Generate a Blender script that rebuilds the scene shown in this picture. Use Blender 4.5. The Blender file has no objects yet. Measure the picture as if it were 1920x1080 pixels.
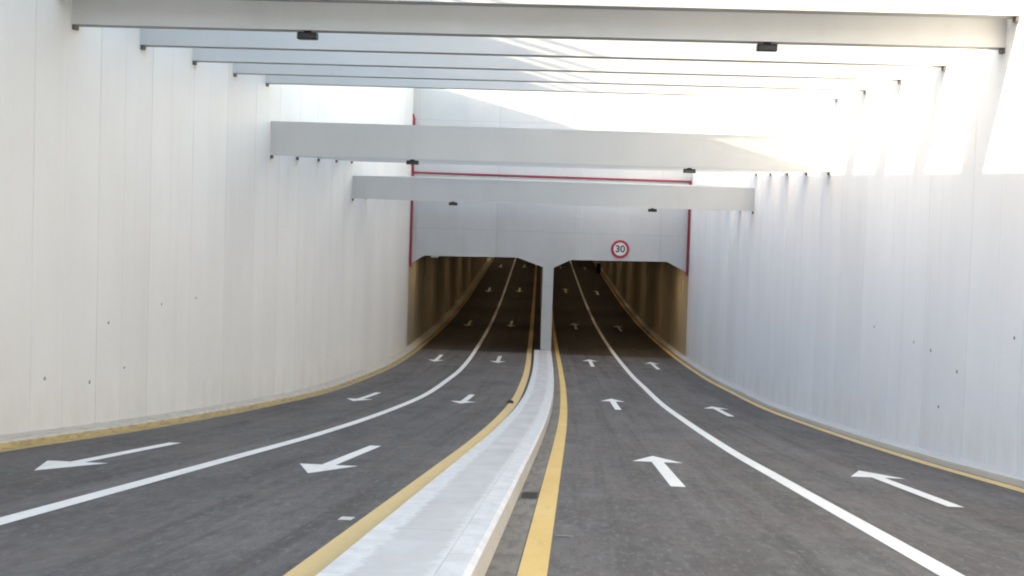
import bpy, bmesh, math, random
from mathutils import Vector, Matrix
random.seed(7)
sc = bpy.context.scene
col = sc.collection

# ------------------------------------------------------------------ layout
# X: metres across the ramp (camera at 0), D: metres along it, Z: metres above the lens
XL, XR = -8.97, 7.03                 # inner faces of the two retaining walls
KROAD = [(-300, 3.38), (-60, 3.38), (-42, 3.38), (-36, 3.2), (-30, 2.62), (-20, 1.3), (-10, -.15), (0, -1.6), (10, -3.05), (19, -4.36),
         (24.6, -5.17), (34.8, -6.53), (44, -7.65), (52.5, -8.5), (60, -9.2), (70, -9.92), (80, -10.5),
         (90, -11.0), (105, -11.55), (130, -12.0), (180, -12.2), (240, -12.3), (300, -12.3)]
def zr(d):                           # smooth road level (cubic Hermite through the knots)
    K = KROAD
    d = max(K[1][0], min(K[-2][0] - 1e-6, d))
    for i in range(1, len(K) - 2):
        if K[i][0] <= d <= K[i + 1][0]:
            break
    (a0, b0), (a1, b1), (a2, b2), (a3, b3) = K[i - 1:i + 3]
    s0, s1, s2 = (b1 - b0) / (a1 - a0), (b2 - b1) / (a2 - a1), (b3 - b2) / (a3 - a2)
    m1 = 0 if s0 * s1 <= 0 else 2 * s0 * s1 / (s0 + s1)
    m2 = 0 if s1 * s2 <= 0 else 2 * s1 * s2 / (s1 + s2)
    h = a2 - a1; t = (d - a1) / h
    return ((2*t**3 - 3*t*t + 1) * b1 + (t**3 - 2*t*t + t) * h * m1 + (-2*t**3 + 3*t*t) * b2 + (t**3 - t*t) * h * m2)
KC, S0, DT, HT = .00076, 27.6, 73.0, .031
def off(d):                          # the ramp bends gently to the left
    if d < S0: return 0.0
    if d < DT: return -.5 * KC * (d - S0) ** 2
    return -.5 * KC * (DT - S0) ** 2 - HT * (d - DT)
def P(x, d, z): return (x + off(d), d, z)
GROUND = 3.4
GLOW = 9.5
D0, D1 = -36.0, 235.0

# ------------------------------------------------------------------ helpers
def link(o, parent=None):
    col.objects.link(o)
    if parent: o.parent = parent
    return o
def tag(o, label=None, cat=None, group=None, kind=None):
    if label: o['label'] = label
    if cat: o['category'] = cat
    if group: o['group'] = group
    o['kind'] = kind or 'thing'
    return o
class MB:
    def __init__(s): s.v = []; s.f = []; s.uv = []
    def quad(s, pts, uvs=None):
        n = len(s.v); s.v += [tuple(p) for p in pts]; s.f.append(list(range(n, n + len(pts))))
        s.uv.append(uvs or [(p[0], p[1]) for p in pts])
    def box(s, a, b):
        (x0, y0, z0), (x1, y1, z1) = a, b
        c = [(x0,y0,z0),(x1,y0,z0),(x1,y1,z0),(x0,y1,z0),(x0,y0,z1),(x1,y0,z1),(x1,y1,z1),(x0,y1,z1)]
        for f in ((0,3,2,1),(4,5,6,7),(0,1,5,4),(1,2,6,5),(2,3,7,6),(3,0,4,7)):
            s.quad([c[i] for i in f], [(c[i][0] + c[i][1], c[i][2]) for i in f])
    def tube(s, a, b, r, n=12, caps=True):
        a, b = Vector(a), Vector(b); ax = (b - a).normalized()
        u = ax.orthogonal().normalized(); w = ax.cross(u)
        ring = lambda c: [c + r * (math.cos(2*math.pi*i/n) * u + math.sin(2*math.pi*i/n) * w) for i in range(n)]
        A, B = ring(a), ring(b)
        for i in range(n):
            j = (i + 1) % n; s.quad([A[i], A[j], B[j], B[i]])
        if caps: s.quad(A[::-1]); s.quad(B)
    def build(s, name, mat, parent=None, bevel=0, smooth=False, origin=None):
        me = bpy.data.meshes.new(name)
        v = s.v
        if origin: v = [tuple(Vector(p) - Vector(origin)) for p in v]
        me.from_pydata(v, [], s.f)
        uvl = me.uv_layers.new(name='UVMap')
        k = 0
        for fu in s.uv:
            for q in fu: uvl.data[k].uv = q; k += 1
        bm = bmesh.new(); bm.from_mesh(me)
        bmesh.ops.remove_doubles(bm, verts=bm.verts, dist=1e-5)
        bmesh.ops.recalc_face_normals(bm, faces=bm.faces)
        bm.to_mesh(me); bm.free()
        if smooth:
            for p in me.polygons: p.use_smooth = True
        me.materials.append(mat)
        o = link(bpy.data.objects.new(name, me), parent)
        if origin: o.location = origin
        if bevel:
            m = o.modifiers.new('bevel', 'BEVEL'); m.width = bevel; m.segments = 2; m.limit_method = 'ANGLE'
        return o
def frange(a, b, step):
    n = max(1, int(math.ceil((b - a) / step - 1e-6)))
    return [a + (b - a) * i / n for i in range(n + 1)]
def sweep(mb, profile, ds, zfun=zr, closed=False):
    """profile: list of (X, dz) swept along the ramp; uv = (running X, d)"""
    pr = profile + ([profile[0]] if closed else [])
    L = [0]
    for a, b in zip(pr, pr[1:]): L.append(L[-1] + math.hypot(b[0]-a[0], b[1]-a[1]))
    for d0, d1 in zip(ds, ds[1:]):
        for i in range(len(pr) - 1):
            (xa, za), (xb, zb) = pr[i], pr[i + 1]
            mb.quad([P(xa, d0, zfun(d0)+za), P(xb, d0, zfun(d0)+zb), P(xb, d1, zfun(d1)+zb), P(xa, d1, zfun(d1)+za)],
                    [(pr[0][0]+L[i], d0), (pr[0][0]+L[i+1], d0), (pr[0][0]+L[i+1], d1), (pr[0][0]+L[i], d1)])
    if closed:
        for d, rev in ((ds[0], False), (ds[-1], True)):
            pts = [P(x, d, zfun(d)+z) for x, z in profile]
            mb.quad(pts[::-1] if rev else pts)
    return mb

# ------------------------------------------------------------------ materials
class NT:
    def __init__(s, name):
        s.m = bpy.data.materials.new(name); s.m.use_nodes = True
        s.t = s.m.node_tree; s.n = s.t.nodes; s.l = s.t.links
        s.b = s.n['Principled BSDF']
        s.uv = s.n.new('ShaderNodeUVMap').outputs[0]
    def set(s, sock, v):
        if isinstance(v, bpy.types.NodeSocket): s.l.new(v, sock)
        else: sock.default_value = v
    def scale(s, vec, sx, sy, sz=1):
        m = s.n.new('ShaderNodeMapping'); s.l.new(vec, m.inputs[0]); m.inputs['Scale'].default_value = (sx, sy, sz); return m.outputs[0]
    def noise(s, vec, sc_, det=4, rough=.6):
        n = s.n.new('ShaderNodeTexNoise'); s.l.new(vec, n.inputs['Vector']); n.inputs['Scale'].default_value = sc_
        n.inputs['Detail'].default_value = det; n.inputs['Roughness'].default_value = rough; return n.outputs[0]
    def ramp(s, f, a, b, c0=(0,0,0,1), c1=(1,1,1,1)):
        r = s.n.new('ShaderNodeValToRGB'); s.l.new(f, r.inputs[0])
        r.color_ramp.elements[0].position = a; r.color_ramp.elements[0].color = c0
        r.color_ramp.elements[1].position = b; r.color_ramp.elements[1].color = c1; return r.outputs[0]
    def mix(s, f, a, b, mode='MIX'):
        m = s.n.new('ShaderNodeMix'); m.data_type = 'RGBA'; m.blend_type = mode
        s.set(m.inputs[0], f); s.set(m.inputs[6], a); s.set(m.inputs[7], b); return m.outputs[2]
    def math(s, op, a, b=0.0, c=0.0):
        m = s.n.new('ShaderNodeMath'); m.operation = op; s.set(m.inputs[0], a); s.set(m.inputs[1], b); s.set(m.inputs[2], c); return m.outputs[0]
    def sep(s, vec):
        n = s.n.new('ShaderNodeSeparateXYZ'); s.l.new(vec, n.inputs[0]); return n.outputs
    def white(s, v):
        n = s.n.new('ShaderNodeTexWhiteNoise'); n.noise_dimensions = '1D'; s.set(n.inputs['W'], v); return n.outputs['Value']
    def bump(s, h, strength=.2, dist=.01):
        n = s.n.new('ShaderNodeBump'); n.inputs['Strength'].default_value = strength; n.inputs['Distance'].default_value = dist
        s.l.new(h, n.inputs['Height']); s.l.new(n.outputs[0], s.b.inputs['Normal'])
    def done(s, colr, rough=.8, spec=.3, metal=0):
        s.set(s.b.inputs['Base Color'], colr); s.set(s.b.inputs['Roughness'], rough)
        s.b.inputs['Specular IOR Level'].default_value = spec; s.b.inputs['Metallic'].default_value = metal
        return s.m
    def lines(s, coord, period, phase, width):
        """1 on thin lines every period"""
        f = s.math('FRACT', s.math('DIVIDE', s.math('SUBTRACT', coord, phase - period * 50), period))
        a = s.math('ABSOLUTE', s.math('SUBTRACT', f, .5))
        return s.math('GREATER_THAN', a, .5 - width / period / 2)
C = lambda r, g, b: (r, g, b, 1)

def mat_wall(name, ca, cb, period=2.86, phase=20.55, vary=.05, grime=False):
    t = NT(name); u, v, _ = t.sep(t.uv)
    n1 = t.noise(t.scale(t.uv, .35, .22), 1.0, 5)
    st = t.noise(t.scale(t.uv, 2.2, .12), 1.0, 4)
    fine = t.noise(t.scale(t.uv, 30, 30), 1.0, 3)
    c = t.mix(t.ramp(n1, .3, .7), ca, cb)
    c = t.mix(t.math('MULTIPLY', t.ramp(st, .55, .8), .10), c, C(.40, .38, .34))
    if grime:
        low = t.math('ADD', t.math('MULTIPLY', v, .42), t.math('MULTIPLY', t.noise(t.scale(t.uv, 1.3, .5), 1, 5, .7), .9))
        c = t.mix(t.math('MULTIPLY', t.ramp(low, .45, .85, C(1,1,1), C(0,0,0)), .28), c, C(.42,.38,.32))
        drip = t.noise(t.scale(t.uv, 5, .06), 1, 3)
        c = t.mix(t.math('MULTIPLY', t.ramp(drip, .60, .75), .05), c, C(.36,.33,.28))
    pn = t.white(t.math('FLOOR', t.math('DIVIDE', t.math('SUBTRACT', u, phase), period)))
    k = t.math('ADD', 1 - vary / 2, t.math('MULTIPLY', pn, vary))
    cc = t.n.new('ShaderNodeCombineColor'); [t.l.new(k, cc.inputs[i]) for i in range(3)]
    c = t.mix(1.0, c, cc.outputs[0], 'MULTIPLY')
    t.bump(fine, .12, .01)
    return t.done(c, .62, .25)
M_wall_l = mat_wall('warm_bounce_white_concrete', C(.66,.635,.60), C(.715,.692,.66), grime=True)  # white paint with the warm bounce from the sunlit side put into its colour
M_wall_r = mat_wall('sky_tinted_white_concrete', C(.69,.712,.755), C(.755,.778,.82), grime=True)  # same white paint with cool sky light put into its colour
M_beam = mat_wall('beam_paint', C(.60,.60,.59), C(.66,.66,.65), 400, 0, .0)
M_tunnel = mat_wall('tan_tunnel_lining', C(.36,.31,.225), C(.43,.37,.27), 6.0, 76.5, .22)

def mat_head():
    t = NT('headwall_panels'); u, v, _ = t.sep(t.uv)
    n = t.noise(t.scale(t.uv, .4, .3), 1, 5); st = t.noise(t.scale(t.uv, 3, .15), 1, 4)
    c = t.mix(t.ramp(n, .3, .7), C(.53,.535,.54), C(.60,.605,.61))
    c = t.mix(t.math('MULTIPLY', t.ramp(st, .5, .8), .12), c, C(.36,.35,.33))
    pn = t.white(t.math('FLOOR', t.math('DIVIDE', t.math('ADD', u, 8.7), 4.66)))
    k = t.math('ADD', .95, t.math('MULTIPLY', pn, .08)); cc = t.n.new('ShaderNodeCombineColor'); [t.l.new(k, cc.inputs[i]) for i in range(3)]
    c = t.mix(1.0, c, cc.outputs[0], 'MULTIPLY')
    ln = t.math('MAXIMUM', t.lines(u, 4.66, -3.95, .05), t.lines(v, 3.1, -3.14, .05))
    c = t.mix(t.math('MULTIPLY', ln, .16), c, C(.2,.2,.2))
    t.bump(t.math('SUBTRACT', t.noise(t.scale(t.uv, 25, 25), 1, 2), ln), .25, .01)
    return t.done(c, .7, .25)
M_head = mat_head()

def mat_asphalt(name, tint=None):
    t = NT(name); u, v, _ = t.sep(t.uv)
    big = t.noise(t.scale(t.uv, .55, .10), 1, 6, .62)
    streak = t.noise(t.scale(t.uv, 2.6, .045), 1, 5, .65)
    patch = t.noise(t.scale(t.uv, .9, .5), 1, 6, .7)
    cross = t.noise(t.scale(t.uv, .25, 1.6), 1, 4, .6)
    grain = t.noise(t.scale(t.uv, 38, 30), 1, 3, .7)
    c = t.mix(t.ramp(t.noise(t.scale(t.uv, .8, .16), 1, 7, .7), .34, .66), C(.078,.071,.068), C(.168,.158,.150))
    c = t.mix(t.math('MULTIPLY', t.ramp(streak, .48, .66), .75), c, C(.055,.047,.043))
    c = t.mix(t.math('MULTIPLY', t.ramp(patch, .52, .70), .55), c, C(.195,.182,.170))
    c = t.mix(t.math('MULTIPLY', t.ramp(cross, .55, .75), .4), c, C(.175,.162,.150))
    # rubbed wheel tracks, two to a lane
    w = t.math('ABSOLUTE', t.math('SUBTRACT', t.math('FRACT', t.math('DIVIDE', t.math('ADD', u, 51.2), 1.65)), .5))
    wt = t.math('MULTIPLY', t.ramp(w, .0, .24, C(1,1,1), C(0,0,0)), t.ramp(big, .35, .65))
    c = t.mix(t.math('MULTIPLY', wt, .42), c, C(.066,.063,.064))
    mid = t.noise(t.scale(t.uv, 7, 1.6), 1, 6, .75)
    rust = t.noise(t.scale(t.uv, 1.1, .35), 1, 5, .65)
    c = t.mix(t.math('MULTIPLY', t.ramp(mid, .47, .64), .55), c, C(.062,.058,.056))
    c = t.mix(t.math('MULTIPLY', t.ramp(t.noise(t.scale(t.uv, 13, 3.4), 1, 5, .75), .52, .68), .6), c, C(.23,.22,.212))
    c = t.mix(t.math('MULTIPLY', t.ramp(rust, .45, .65), .36), c, C(.150,.118,.108))
    g = t.math('ADD', .62, t.math('MULTIPLY', grain, .76)); cc = t.n.new('ShaderNodeCombineColor'); [t.l.new(g, cc.inputs[i]) for i in range(3)]
    c = t.mix(1.0, c, cc.outputs[0], 'MULTIPLY')
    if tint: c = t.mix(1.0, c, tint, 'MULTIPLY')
    t.bump(grain, .6, .012)
    return t.done(c, .78, .3)
M_asphalt = mat_asphalt('asphalt')
M_asphalt_tube = mat_asphalt('dark_tube_asphalt', C(.40,.36,.32))

def mat_paint(name, ca, cb, dirt, wear=.5, lo=.56, hi=.75):
    t = NT(name)
    n = t.noise(t.scale(t.uv, 1.5, .5), 1, 5); w = t.noise(t.scale(t.uv, 9, 2.2), 1, 6, .7); g = t.noise(t.scale(t.uv, 40, 40), 1, 2)
    c = t.mix(t.ramp(n, .3, .7), ca, cb)
    c = t.mix(t.math('MULTIPLY', t.ramp(w, lo, hi), wear), c, dirt)
    t.bump(g, .3, .006)
    return t.done(c, .65, .3)
M_white = mat_paint('white_road_paint', C(.76,.75,.72), C(.83,.82,.79), C(.30,.29,.28), .5, .55, .78)
M_yellow = mat_paint('yellow_road_paint', C(.70,.47,.15), C(.76,.53,.20), C(.46,.31,.14), .5)
M_dirty_yellow = mat_paint('worn_yellow_paint', C(.50,.37,.15), C(.42,.33,.18), C(.17,.13,.07), .85, .48, .68)
M_pale_yellow = mat_paint('faded_yellow_paint', C(.68,.49,.22), C(.74,.54,.25), C(.48,.35,.19), .5)
M_gutter = mat_paint('dusty_gutter', C(.17,.15,.125), C(.24,.215,.185), C(.09,.08,.07), .8, .45, .65)
M_joint = mat_paint('pale_joint_filler', C(.2,.19,.185), C(.30,.29,.28), C(.12,.115,.11), .9, .4, .7)
M_dustkerb = mat_paint('dusty_kerb_concrete', C(.54,.50,.43), C(.60,.57,.51), C(.30,.24,.15), .8, .45, .7)
M_kerb = mat_paint('pale_kerb_concrete', C(.55,.54,.52), C(.62,.61,.59), C(.30,.27,.22), .5)

def mat_slab():
    t = NT('median_concrete'); u, v, _ = t.sep(t.uv)
    n = t.noise(t.scale(t.uv, 1.2, .6), 1, 6, .65); x = t.noise(t.scale(t.uv, 1.5, 4), 1, 6, .7); g = t.noise(t.scale(t.uv, 45, 45), 1, 2)
    c = t.mix(t.ramp(n, .3, .7), C(.46,.455,.45), C(.60,.595,.59))
    c = t.mix(t.math('MULTIPLY', t.ramp(x, .5, .75), .4), c, C(.62,.615,.61))
    edge = t.math('MINIMUM', t.math('ADD', u, 1.116), t.math('SUBTRACT', -.556, u))     # lime brushed over from the kerb stones
    lime = t.math('SUBTRACT', t.math('MULTIPLY', t.noise(t.scale(t.uv, 5, 6), 1, 6, .7), .30), t.math('ADD', edge, .08))
    c = t.mix(t.ramp(lime, .0, .05), c, C(.64,.64,.635))
    c = t.mix(t.math('MULTIPLY', t.lines(v, 3.0, 1.2, .02), .5), c, C(.25,.25,.25))
    t.bump(g, .4, .006); return t.done(c, .8, .25)
M_slab = mat_slab()
def mat_edge():
    t = NT('white_limed_kerb'); u, v, _ = t.sep(t.uv)
    n = t.noise(t.scale(t.uv, 4, 2.2), 1, 7, .75); g = t.noise(t.scale(t.uv, 45, 45), 1, 2)
    c = t.mix(t.ramp(n, .30, .62), C(.54,.54,.535), C(.70,.70,.695))
    c = t.mix(t.math('MULTIPLY', t.lines(v, 1.0, 0, .018), .45), c, C(.3,.29,.28))
    t.bump(g, .4, .006); return t.done(c, .8, .25)
M_edge = mat_edge()
M_face = mat_paint('bare_kerb_face', C(.44,.41,.37), C(.52,.49,.44), C(.26,.22,.18), .5)
def mat_plain(name, c, rough=.5, spec=.4, metal=0, var=.2):
    t = NT(name); tc = t.n.new('ShaderNodeTexCoord').outputs['Object']
    n = t.noise(tc, 6, 4)
    d = tuple(x * (1 - var) for x in c[:3]) + (1,)
    return t.done(t.mix(t.ramp(n, .3, .7), c, d), rough, spec, metal)
M_black = mat_plain('black_housing', C(.016,.015,.015), .5)
M_glass = mat_plain('dark_lens', C(.05,.05,.055), .15, .5)
M_steel = mat_plain('grey_steel', C(.22,.22,.22), .5, .5, .3)
M_soffit = mat_wall('shaded_beam_soffit', C(.33,.325,.31), C(.40,.395,.38), 400, 0, .0)
M_end_shade = mat_plain('end_shade_dark', C(.16,.15,.14), .6, .3, .2)
M_red = mat_plain('red_pipe_paint', C(.36,.032,.06), .45, .4)
M_sign_red = mat_plain('sign_red', C(.50,.04,.07), .4, .4, 0, .1)
M_sign_white = mat_plain('sign_white', C(.82,.82,.80), .4, .4, 0, .05)
M_digit = mat_plain('faded_black', C(.06,.06,.062), .5)
M_hole = mat_plain('dark_hole', C(.33,.32,.30), .9, .1)
M_grate = mat_plain('dirty_iron', C(.06,.052,.045), .7, .3)
M_lampwhite = mat_plain('lamp_body_white', C(.7,.7,.68), .4)
def mat_ground():
    t = NT('dry_earth'); tc = t.n.new('ShaderNodeTexCoord').outputs['Object']
    a = t.noise(tc, .05, 6); b = t.noise(tc, 1.5, 5)
    c = t.mix(t.ramp(a, .35, .65), C(.24,.20,.15), C(.30,.26,.20)); c = t.mix(t.math('MULTIPLY', t.ramp(b, .5, .7), .5), c, C(.16,.14,.10))
    return t.done(c, .95, .1)
M_ground = mat_ground()

# ------------------------------------------------------------------ setting: ground and road
WT = .55                                             # wall thickness
g = MB()
ds = [-40, -20, 0, 20] + frange(27, 73.9, 4) + frange(73.9, 181, 20)[1:] + frange(181, D1, 9)[1:]
def gq(x0, x1, d0, d1):
    g.quad([(x0 if x0 < -999 else x0 + off(d0), d0, GROUND), (x1 if x1 > 999 else x1 + off(d0), d0, GROUND),
            (x1 if x1 > 999 else x1 + off(d1), d1, GROUND), (x0 if x0 < -999 else x0 + off(d1), d1, GROUND)])
for d0, d1 in zip(ds, ds[1:]):
    gq(-3000, XL - .3, d0, d1); gq(XR + .3, 3000, d0, d1)
    if d0 >= 73.89: gq(XL - .3, XR + .3, d0, d1)
gq(-3000, 3000, D1, 3000); gq(-3000, 3000, -3000, -40)
tag(g.build('ground', M_ground), kind='structure')

rd = MB()
xs = [XL - .2, -5, -1.2, 3, XR + .2]
sweep(rd, [(x, 0) for x in xs], frange(-40, D1, 1.0))
road = tag(rd.build('road', M_asphalt, smooth=True), kind='structure')
road.data.materials.append(M_asphalt_tube)              # darker brown tint on the road inside the tubes
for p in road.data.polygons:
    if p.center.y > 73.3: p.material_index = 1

def strip(name, x0, x1, d0, d1, mat, label, dz=.006, step=1.0):
    mb = sweep(MB(), [(x0, dz), (x1, dz)], frange(d0, d1, step))   # each sheet lies a few mm above the asphalt
    o = mb.build(name, mat, road, smooth=True); o['label'] = label; return o
strip('gutter', -.62, -.39, D0, D1 - 1, M_gutter, 'dusty brown gutter along the right side of the median', .004)
strip('lane_line', -5.12, -4.90, D0, D1 - 1, M_white, 'solid white line between the two left hand lanes')
strip('lane_line', 2.96, 3.18, D0, D1 - 1, M_white, 'solid white line between the two right hand lanes')
strip('edge_line', -2.02, -1.75, D0, D1 - 1, M_pale_yellow, 'yellow edge line along the left side of the median')
strip('edge_line', -.38, -.16, D0, D1 - 1, M_yellow, 'yellow edge line along the right side of the median')
strip('edge_line', -8.40, -8.17, D0, D1 - 1, M_dirty_yellow, 'dirty worn yellow edge line below the left wall')
strip('edge_line', 6.40, 6.64, D0, D1 - 1, M_pale_yellow, 'thin yellow edge line below the right wall')
def arrow(x, tip, tail, wid, label):
    s = 1 if tip > tail else -1
    L = abs(tip - tail); hl = L * .25
    A = lambda dx, a: (x + dx, tail + s * a)
    mb = MB(); sh = .10
    def poly(pts): mb.quad([P(px, d, zr(d) + .006) for px, d in pts], [(px, d) for px, d in pts])
    n = 6
    for i in range(n):
        a, b = (L - hl) * i / n, (L - hl) * (i + 1) / n
        poly([A(-sh, a), A(sh, a), A(sh, b), A(-sh, b)])
    n = 3
    for i in range(n):
        a, b = i / n, (i + 1) / n
        wa, wb = wid / 2 * (1 - a), wid / 2 * (1 - b)
        if i == n - 1: poly([A(-wa, L - hl + hl * a), A(wa, L - hl + hl * a), A(0, L)])
        else: poly([A(-wa, L - hl + hl * a), A(wa, L - hl + hl * a), A(wb, L - hl + hl * b), A(-wb, L - hl + hl * b)])
    o = mb.build('lane_arrow', M_white, road); o['label'] = label; o['group'] = 'lane arrows'
rank = ['nearest', 'second', 'third', 'fourth', 'fifth', 'farthest']
lanes = [(-6.66, [(15.4,21.0),(38.3,43.6),(64.4,69.3),(93.8,99.3),(131.5,137),(169.5,175)], 'leftmost lane'),
         (-3.48, [(16.6,22.3),(39.3,44.5),(65.1,70.0),(94.6,100.5),(132.5,138),(171,176.5)], 'lane left of the median'),
         (1.42, [(22.7,17.0),(45.3,39.4),(70.0,65.1),(100.2,94.4),(139,133.5),(176,170.5)], 'lane right of the median'),
         (4.74, [(21.3,15.9),(43.3,38.3),(69.8,64.9),(99.6,94.0),(138,132.5),(176,170.5)], 'rightmost lane')]
for x, L, nm in lanes:
    for r, (a, b) in zip(rank, L):
        arrow(x, a, b, .84, f'{r} white arrow in the {nm}, pointing ' + ('towards the camera' if a < b else 'into the tunnel'))
# pale joint across the lanes just before the portal, small paint scraps
strip('expansion_joint', -8.35, -1.8, 62.7, 62.9, M_joint, 'pale joint across the left lanes before the portal', .004, .2)
strip('expansion_joint', -.1, 6.5, 66.0, 66.15, M_joint, 'pale joint across the right lanes before the portal', .004, .2)
strip('paint_scrap', -2.23, -2.10, 12.05, 12.3, M_kerb, 'white dab of paint by the left yellow line', .006, .2)
strip('paint_scrap', -.13, .03, 11.6, 11.68, M_joint, 'pale scrape by the right yellow line', .006, .2)

# ------------------------------------------------------------------ kerbs and median
kd = frange(D0, D1 - 1, 1.5)
kl = sweep(MB(), [(XL - .05, -.1), (XL - .05, .125), (-8.48, .105), (-8.44, .085), (-8.405, -.1)], kd, closed=True).build('kerb', M_dustkerb)
tag(kl, 'low pale dusty kerb along the foot of the left wall', 'kerb')
kr = sweep(MB(), [(XR + .05, -.1), (XR + .05, .14), (6.76, .125), (6.72, .105), (6.69, -.1)], kd, closed=True).build('kerb', M_kerb)
tag(kr, 'low pale kerb along the foot of the right wall', 'kerb')
for o, mt, lim in ((kl, M_dirty_yellow, -8.45), (kr, M_face, 6.725)):      # painted / bare front faces
    o.data.materials.append(mt)
    for p in o.data.polygons:
        q = p.center.x - off(p.center.y)
        if (q > lim if lim < 0 else q < lim): p.material_index = 1
md = frange(D0, 73.0, 1.0)
slab = sweep(MB(), [(-1.42, -.1), (-1.42, .204), (-.86, .204), (-.86, -.1)], md, closed=True).build('median_strip', M_slab)
tag(slab, 'raised grey concrete median strip between the yellow lines', 'median')
e1 = sweep(MB(), [(-1.64, -.1), (-1.61, .17), (-1.58, .20), (-1.423, .20), (-1.423, -.1)], md, closed=True).build('kerb_stones', M_edge, slab)
e2 = sweep(MB(), [(-.60, -.1), (-.64, .17), (-.68, .20), (-.857, .20), (-.857, -.1)], md, closed=True).build('kerb_stones', M_edge, slab)
for o in (e1, e2): o['label'] = 'row of whitened kerb stones'
e2.data.materials.append(M_face)
for p in e2.data.polygons:
    c = p.center
    if c.x - off(c.y) > -.655: p.material_index = 1

# ------------------------------------------------------------------ retaining walls
def top_z(d): return 4.6 if d < 54 else 5.3
def retaining_wall(side, name_label):
    X = XL if side < 0 else XR
    o_ = side
    mb = MB()
    joints = []
    k = -22
    while True:
        d = 20.55 + 2.86 * k
        if d > 72.0: break
        if d > D0 + 1: joints.append((d, .03, .015)); joints.append((d + 1.3, .015, .004))
        k += 1
    joints = [j for j in joints if j[0] < 72.4]
    seg = [(D0, 0)]
    for d, w, dep in joints: seg += [(d - w/2, 0), (d - w*.2, dep), (d + w*.2, dep), (d + w/2, 0)]
    seg += [(54.0, 0)] if not any(abs(d - 54) < .05 for d, *_ in joints) else []
    seg += [(73.0, 0)]
    seg.sort()
    for (d0, e0), (d1, e1_) in zip(seg, seg[1:]):
        t = top_z((d0 + d1) / 2)
        z0, z1 = zr(d0) - .3, zr(d1) - .3
        n = 5
        for i in range(n):
            a, b = i / n, (i + 1) / n
            pts = [(X + o_*e0, d0, z0 + (t - z0)*a), (X + o_*e1_, d1, z1 + (t - z1)*a), (X + o_*e1_, d1, z1 + (t - z1)*b), (X + o_*e0, d0, z0 + (t - z0)*b)]
            mb.quad([P(*p) for p in pts], [(p[1], p[2] - zr(p[1])) for p in pts])
        # top and back
        mb.quad([P(X + o_*e0, d0, t), P(X + o_*e1_, d1, t), P(X + o_*WT, d1, t), P(X + o_*WT, d0, t)], [(d0, t), (d1, t), (d1, t + .5), (d0, t + .5)])
        mb.quad([P(X + o_*WT, d0, t), P(X + o_*WT, d1, t), P(X + o_*WT, d1, z1), P(X + o_*WT, d0, z0)], [(d0, t), (d1, t), (d1, z1), (d0, z0)])
    d = 54.0
    mb.quad([P(X, d, 4.6), P(X + o_*WT, d, 4.6), P(X + o_*WT, d, 5.3), P(X, d, 5.3)])
    mb.quad([P(X, D0, zr(D0) - .3), P(X + o_*WT, D0, zr(D0) - .3), P(X + o_*WT, D0, 4.6), P(X, D0, 4.6)])
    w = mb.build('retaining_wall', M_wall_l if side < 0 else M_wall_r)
    tag(w, name_label, 'wall')
    return w
wl = retaining_wall(-1, 'tall white concrete retaining wall left of the ramp, tinted with warm bounce light')
wr = retaining_wall(1, 'tall white retaining wall right of the ramp, tinted with cool sky light, sunlit at its top')
def weep(wall, side, d, z, r=.05):
    X = XL if side < 0 else XR
    a = P(X - side * .012, d, z); b = P(X + side * .03, d, z)
    mb = MB(); mb.tube(a, b, r * .62, 10); mb.build('weep_hole', M_hole, wall)
HOLES_L = [(21.1,-3.67,.055),(23.1,-4.05,.055),(24.0,-3.05,.045),(27.1,-3.0,.04),(24.9,-4.05,.04),(29.6,-3.1,.04)]
HOLES_R = [(20.9,-2.35,.045),(23.9,-3.35,.055),(25.7,-3.2,.055),(27.0,-3.2,.045),(30.6,-3.3,.04),(25.0,-4.2,.045)]
for d, z, r in HOLES_L: weep(wl, -1, d, z, r)
for d, z, r in HOLES_R: weep(wr, 1, d, z, r)

# slim metal railing on the left wall: its rails break the edge of the shadow on the beams
rails = MB(); posts = []
root = link(bpy.data.objects.new('railing', None)); root.location = P(XL - .2, 5, 4.6)
tag(root, 'slim grey two rail railing on top of the left wall', 'railing')
for z in (4.745, 4.925):
    mb = MB()
    dd = frange(-20, 53.8, 3)
    for a, b in zip(dd, dd[1:]): mb.tube(P(XL - .2, a, z), P(XL - .2, b, z), .036, 10, False)
    o = mb.build('rail', M_steel, root, smooth=True); o.matrix_parent_inverse = Matrix.Translation(-Vector(root.location))
for d in frange(-18, 52, 5):
    mb = MB(); x, y, _ = P(XL - .2, d, 0); mb.box((x - .025, y - .025, 4.6), (x + .025, y + .025, 4.95))
    o = mb.build('post', M_steel, root); o.matrix_parent_inverse = Matrix.Translation(-Vector(root.location))

# ------------------------------------------------------------------ portal head wall and tunnel
hw = MB()
HD = 73.04
outl = [(XL, -5.28), (XL, 5.4), (XR, 5.4), (XR, -5.22), (5.77, -4.6), (.31, -4.68), (-.66, -5.17), (-.66, -10.6), (-1.26, -10.6), (-1.26, -5.15), (-2.74, -4.65), (-8.11, -4.72)]
ox = off(HD)
n = len(outl)
hw.quad([(x + ox, HD, z) for x, z in outl], list(outl))
hw.quad([(x + ox, HD + .8, z) for x, z in outl[::-1]], list(outl[::-1]))
for i in range(n):
    (xa, za), (xb, zb) = outl[i], outl[(i + 1) % n]
    hw.quad([(xa + ox, HD, za), (xb + ox, HD, zb), (xb + ox, HD + .8, zb), (xa + ox, HD + .8, za)], [(xa, za), (xb, zb), (xb, zb), (xa, za)])
head = hw.build('headwall', M_head)
tag(head, 'grey panelled tunnel headwall with two chamfered openings and central pier', 'wall')

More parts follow.
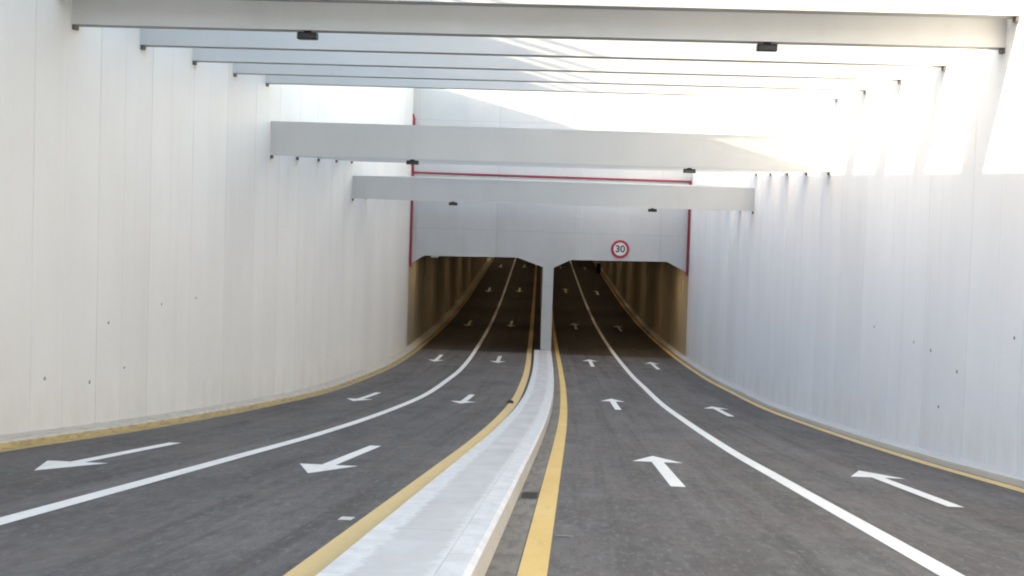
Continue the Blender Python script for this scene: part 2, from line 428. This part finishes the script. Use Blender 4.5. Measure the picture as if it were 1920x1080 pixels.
tun = link(bpy.data.objects.new('tunnel', None)); tun.location = P(-.96, HD + .8, zr(HD + .8))
tag(tun, 'dim twin tube tunnel with tan walls behind the grey headwall', 'tunnel')
def tpart(mb, name, mat=M_tunnel):
    o = mb.build(name, mat, tun); o.matrix_parent_inverse = Matrix.Translation(-Vector(tun.location)); return o
TS = HD + .8
def twall(X, o_, d0, d1):
    mb = MB(); seg = [(d0, 0)]
    d = 76.5
    while d < d1 - 1:
        seg += [(d - .15, 0), (d - .10, .12), (d + .10, .12), (d + .15, 0)]; d += 6.0
    seg.append((d1, 0))
    for (a, e0), (b, e1_) in zip(seg, seg[1:]):
        pts = [(X + o_*e0, a, zr(a) - .3), (X + o_*e1_, b, zr(b) - .3), (X + o_*e1_, b, zr(b) + 6), (X + o_*e0, a, zr(a) + 6)]
        mb.quad([P(*p) for p in pts], [(p[1], p[2]) for p in pts])
    return mb
# outer linings start at the wall ends, under the chamfers
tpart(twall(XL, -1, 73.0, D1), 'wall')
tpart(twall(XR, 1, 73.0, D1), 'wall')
cw = MB()
for dd0, dd1 in zip(frange(TS, D1, 6), frange(TS, D1, 6)[1:]):
    for X in (-1.26, -.66):
        pts = [(X, dd0, zr(dd0) - .3), (X, dd1, zr(dd1) - .3), (X, dd1, zr(dd1) + 6), (X, dd0, zr(dd0) + 6)]
        cw.quad([P(*p) for p in pts], [(p[1], p[2]) for p in pts])
tpart(cw, 'dividing_wall')
def ceil_z(d): return zr(d) + 5.7
c1 = MB(); sweep(c1, [(XL - .2, 0), (-1.2, 0)], frange(TS, D1, 4), ceil_z)
tpart(c1, 'ceiling')
c2 = MB(); sweep(c2, [(-.72, 0), (XR + .2, 0)], frange(TS, D1, 4), ceil_z)
tpart(c2, 'ceiling')
ew = MB(); ew.quad([P(XL - .3, D1, -13), P(XR + .3, D1, -13), P(XR + .3, D1, GROUND), P(XL - .3, D1, GROUND)]); tpart(ew, 'end_wall')

# ------------------------------------------------------------------ beams across the ramp
def beam(d, zb, h, label, group, zbl=None):
    x0, x1 = XL + off(d) - .02, XR + off(d) + .02
    mb = MB(); mb.box((x0, d, zb), (x1, d + .42, zb + h))
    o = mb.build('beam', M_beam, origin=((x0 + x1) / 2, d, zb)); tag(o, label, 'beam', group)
    o.data.materials.append(M_soffit)                  # darker underside: shade below the beam put into the colour
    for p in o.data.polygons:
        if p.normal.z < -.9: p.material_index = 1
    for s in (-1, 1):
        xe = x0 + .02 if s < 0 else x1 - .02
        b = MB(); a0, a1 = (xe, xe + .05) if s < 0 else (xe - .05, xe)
        b.box((a0, d + .02, zb - .09), (a1, d + .20, zb - .002))  # small dark box standing in for contact shade at the beam end
        k = b.build('end_shade', M_end_shade, o); k.matrix_parent_inverse = Matrix.Translation(-o.location)
    return o
SP = 3.465
ordn = ['nearest', 'second', 'third', 'fourth', 'fifth', 'sixth', 'last']
for i in range(5):
    beam(21.35 - SP * i, 2.86, .95, ['white sunlit beam cut off by the top edge of the photo', 'beam over the ramp just above the photo edge, next to the sunlit one', 'third beam behind the photo edge, above the nearest arrows', 'beam over the ramp above the photo edge, one before the first', 'beam over the ramp closest to the camera, above the photo edge'][i], 'beams of the tier above the photo edge')
lab1 = ['broad beige grey beam along the top of the photo with two black boxes below',
        'second high beam, right behind the broad beige one', 'third high beam, between the second and fourth thin white edges',
        'fourth high beam, one before the lowest thin white edge', 'fifth high beam, lowest thin white edge above the pale gap']
for i in range(5): beam(22.0 + SP * i, 2.41, .95, lab1[i], 'beams of the high tier')
lab2 = ['grey beam in mid height with a sunlit diagonal at its right end', 'second mid height beam, hidden behind the one with the sunlit end',
        'third mid height beam, its ends showing below the front one', 'fourth mid height beam behind the sunlit ended one', 'fifth mid height beam, directly above the lowest wide grey beam']
for i in range(5): beam(36.58 + SP * i, .39, .98, lab2[i], 'beams of the middle tier')
lab3 = ['lowest wide grey beam in full shade in front of the headwall', 'second low beam, just behind the shaded front one', 'third low beam behind the shaded front one',
        'fourth low beam behind the shaded front one', 'fifth low beam, third from the headwall', 'sixth low beam, next to the one beside the headwall', 'last low beam, closest to the headwall']
for i in range(6): beam(50.95 + SP * i, -1.10, .92, lab3[i], 'beams of the low tier')

def fixture(x, d, zb, label):
    o0 = P(x, d + .16, zb)
    mb = MB(); X, Y, Z = o0
    mb.box((X - .17, Y - .10, Z - .15), (X + .17, Y + .10, Z - .03))
    o = mb.build('light_fixture', M_black, bevel=.012, origin=o0); tag(o, label, 'light fixture', 'black fixtures under the beams')
    inv = Matrix.Translation(-Vector(o0))
    m2 = MB(); m2.box((X - .06, Y - .06, Z - .03), (X + .06, Y + .06, Z - .002)); k = m2.build('mount', M_black, o); k.matrix_parent_inverse = inv
    m3 = MB(); m3.box((X - .14, Y - .112, Z - .135), (X + .14, Y - .098, Z - .07)); k = m3.build('lens', M_glass, o); k.matrix_parent_inverse = inv
fixture(-4.84, 22.0, 2.41, 'black box fixture under the left half of the broad top beam')
fixture(3.08, 22.0, 2.41, 'black box fixture under the right half of the broad top beam')
fixture(-4.85, 36.58, .39, 'black box fixture above the red pipe corner, under the middle beam')
fixture(3.09, 36.58, .39, 'black box fixture on the right under the beam with the sunlit end')
fixture(-4.90, 50.95, -1.10, 'black box fixture on the left under the lowest grey beam')
fixture(3.06, 50.95, -1.10, 'black box fixture on the right under the lowest grey beam')

# ------------------------------------------------------------------ red pipe, sign, small things at the portal
py = HD - .10
mb = MB()
pl = [(-8.87, 3.15), (-8.87, -5.35)]
A = lambda x, z: (x + ox, py, z)
mb.tube(A(-8.87, -5.38), A(-8.87, 3.12), .065)
pipe = mb.build('fire_pipe', M_red, smooth=False); tag(pipe, 'dark red pipe framing the headwall, crossing between its corners', 'pipe')
def pp(a, b, r, name='pipe_run', mat=M_red):
    m = MB(); m.tube(a, b, r); return m.build(name, mat, pipe)
pp(A(-8.80, .03), A(6.88, .0), .055, 'cross_pipe')
pp(A(6.93, -5.35), A(6.93, .06), .065, 'drop_pipe')
pp(A(-8.87, 3.10), A(-8.955, 3.38), .055, 'elbow')
for x in (-6.5, -3.5, -.5, 2.5, 5.5):
    m = MB(); m.box((x + ox - .03, py - .005, -.07), (x + ox + .03, HD - .002, -.045)); m.build('clip', M_steel, pipe)

def disc(mb, c, r0, r1, y, n=40):
    for i in range(n):
        a, b = 2*math.pi*i/n, 2*math.pi*(i+1)/n
        p = lambda r, t: (c[0] + r*math.cos(t), y, c[1] + r*math.sin(t))
        if r0 > 0: mb.quad([p(r0, a), p(r1, a), p(r1, b), p(r0, b)])
        else: mb.quad([(c[0], y, c[1]), p(r1, a), p(r1, b)])
sx, sz = 3.10 + ox, -3.97
m = MB(); m.tube((sx, HD - .03, sz), (sx, HD - .06, sz), .52, 40)
sign = m.build('speed_limit_sign', M_sign_red, origin=None); tag(sign, 'round red ringed 30 speed limit sign on the headwall above the right opening', 'sign')
m = MB(); m.tube((sx, HD - .058, sz), (sx, HD - .066, sz), .375, 40); m.build('sign_face', M_sign_white, sign)
fc = bpy.data.curves.new('digits', 'FONT'); fc.body = '30'; fc.size = .56; fc.align_x = 'CENTER'; fc.align_y = 'CENTER'; fc.extrude = .003; fc.offset = .012
fo = bpy.data.objects.new('digits_tmp', fc); col.objects.link(fo)
bpy.context.view_layer.update()
dg = bpy.context.evaluated_depsgraph_get()
dm = bpy.data.meshes.new_from_object(fo.evaluated_get(dg)); bpy.data.objects.remove(fo)
dm.transform(Matrix.Rotation(math.pi/2, 4, 'X')); dm.transform(Matrix.Translation((sx, HD - .071, sz)))
dm.materials.clear(); dm.materials.append(M_digit); dm.name = 'digits'
link(bpy.data.objects.new('digits', dm), sign)
m = MB(); m.box((sx - .03, HD - .03, sz - .3), (sx + .03, HD - .002, sz + .3)); m.build('sign_mount', M_steel, sign)

def lamp(x, d, z, label):
    X, Y, Z = P(x, d, z); m = MB(); m.box((X - .22, Y - .12, Z - .12), (X + .22, Y + .12, Z))
    o = m.build('tunnel_lamp', M_lampwhite, bevel=.02, origin=(X, Y, Z)); tag(o, label, 'lamp')
    k = MB(); k.box((X - .18, Y - .09, Z - .135), (X + .18, Y + .09, Z - .118)); q = k.build('lens', M_glass, o); q.matrix_parent_inverse = Matrix.Translation(-Vector((X, Y, Z)))
lamp(-7.5, 73.4, -4.715, 'small white lamp under the lintel of the left opening')
M_glow = bpy.data.materials.new('lamp_glow'); M_glow.use_nodes = True
_b = M_glow.node_tree.nodes['Principled BSDF']; _b.inputs['Base Color'].default_value = C(.8,.7,.5)
_b.inputs['Emission Color'].default_value = C(1,.78,.53); _b.inputs['Emission Strength'].default_value = GLOW
def ceiling_lamp(x, d, mat, label):
    X, Y, Z = P(x, d, ceil_z(d)); Z -= .01
    m = MB(); m.box((X - .2, Y - .7, Z - .14), (X + .2, Y + .7, Z))
    o = m.build('ceiling_lamp', M_lampwhite, bevel=.015, origin=(X, Y, Z))
    tag(o, label, 'lamp', 'ceiling lamps in the tunnel')
    k = MB(); k.box((X - .15, Y - .62, Z - .155), (X + .15, Y + .62, Z - .142)); q = k.build('lens', mat, o); q.matrix_parent_inverse = Matrix.Translation(-Vector((X, Y, Z)))
for tube, x in (('left', -5.0), ('right', 3.1)):
    for i, d in enumerate((88, 104, 120, 136, 152, 168)):
        ceiling_lamp(x, d, M_glow, f'warm lit ceiling lamp in the {tube} tube, {rank[i]} from the portal')
M_glow_bright = M_glow.copy(); M_glow_bright.name = 'bright_lamp_glow'
M_glow_bright.node_tree.nodes['Principled BSDF'].inputs['Emission Strength'].default_value = GLOW * 2
ceiling_lamp(4.4, 76.2, M_glow_bright, 'brighter warm lamp just inside the mouth of the right tube')
ceiling_lamp(-7.2, 76.0, M_glow, 'warm lamp just inside the mouth of the left tube')
ceiling_lamp(2.6, 186.0, M_glow, 'faint warm lamp farthest inside the right tube')
ceiling_lamp(-6.8, 184.0, M_glow_bright, 'brighter warm lamp deep in the left tube, over the pale patch of road')

cd = 164.9
X, Y, Z = P(6.2, cd, zr(cd))
m = MB(); m.box((X - .26, Y - .2, Z), (X + .26, Y + .2, Z + 1.25))
o = m.build('cabinet', M_black, bevel=.03, origin=(X, Y, Z)); tag(o, 'dark upright cabinet far inside the right tube beside the kerb', 'cabinet')
m = MB(); m.box((X - .21, Y - .215, Z + .15), (X + .21, Y - .201, Z + 1.15)); k = m.build('door', M_grate, o); k.matrix_parent_inverse = Matrix.Translation(-Vector((X, Y, Z)))

# drain grate in the gutter right of the median, stone on the left yellow line
gd = 14.7; m = MB()
for i in range(7):
    d = gd + i * .11
    m.quad([P(-.585, d, zr(d) + .008), P(-.40, d, zr(d) + .008), P(-.40, d + .075, zr(d + .075) + .008), P(-.585, d + .075, zr(d + .075) + .008)])
g1 = m.build('drain_grate', M_grate); tag(g1, 'dark dirty drain grate in the gutter right of the median', 'drain')
sd = 40.6; X, Y, Z = P(-1.98, sd, zr(sd))
bm = bmesh.new(); bmesh.ops.create_icosphere(bm, subdivisions=2, radius=.11)
for v in bm.verts: v.co = Vector((v.co.x * 1.1, v.co.y * 1.3, max(-.02, v.co.z * .9))) * (1 + random.uniform(-.18, .18))
me = bpy.data.meshes.new('stone'); bm.to_mesh(me); bm.free(); me.materials.append(M_grate)
o = link(bpy.data.objects.new('stone', me)); o.location = (X, Y, Z + .02); tag(o, 'small dark stone lying on the yellow line left of the median', 'stone')

# ------------------------------------------------------------------ light
SUN = Vector((1, .164, -.265)).normalized()
sl = bpy.data.lights.new('sun', 'SUN'); sl.energy = 4.0; sl.angle = math.radians(.5); sl.color = (1, .88, .70)
so = link(bpy.data.objects.new('sun', sl)); so.rotation_mode = 'QUATERNION'; so.rotation_quaternion = SUN.to_track_quat('-Z', 'Y'); so.location = (-40, -10, 30)
w = bpy.data.worlds.new('World'); sc.world = w; w.use_nodes = True
nt = w.node_tree; bg = nt.nodes['Background']
sky = nt.nodes.new('ShaderNodeTexSky'); sky.sky_type = 'NISHITA'; sky.sun_disc = False
el = math.asin(-SUN.z); az = math.atan2(-SUN.x, -SUN.y)     # compass angle of the sun from +Y towards +X
sky.sun_elevation = el; sky.sun_rotation = az % (2 * math.pi)
sky.air_density = 1.0; sky.dust_density = 1.4; sky.ozone_density = .4
nt.links.new(sky.outputs[0], bg.inputs[0]); bg.inputs[1].default_value = .15

# ------------------------------------------------------------------ camera
yaw, pitch, roll, ppy, F = .05313, .04077, .03100, 428.0, 2400.0
fwd = Vector((-math.sin(yaw) * math.cos(pitch), math.cos(yaw) * math.cos(pitch), -math.sin(pitch)))
r0 = Vector((math.cos(yaw), math.sin(yaw), 0)); u0 = r0.cross(fwd)
right = r0 * math.cos(roll) + u0 * math.sin(roll); up = -r0 * math.sin(roll) + u0 * math.cos(roll)
cam = bpy.data.cameras.new('camera'); co = link(bpy.data.objects.new('camera', cam))
co.matrix_world = Matrix(((right.x, up.x, -fwd.x, 0), (right.y, up.y, -fwd.y, 0), (right.z, up.z, -fwd.z, 0), (0, 0, 0, 1)))
cam.sensor_width = 36; cam.lens = F / 1920 * 36; cam.shift_y = -(540 - ppy) / 1920; cam.clip_start = .1; cam.clip_end = 6000
sc.camera = co

sc.view_settings.view_transform = 'Standard'; sc.view_settings.look = 'None'; sc.view_settings.gamma = 1
sc.view_settings.exposure = 2.27
sc.view_settings.use_white_balance = True; sc.view_settings.white_balance_temperature = 7000
sc.cycles.use_denoising = True
sc.cycles.max_bounces = 12; sc.cycles.diffuse_bounces = 8
sc.cycles.filter_width = 2.0
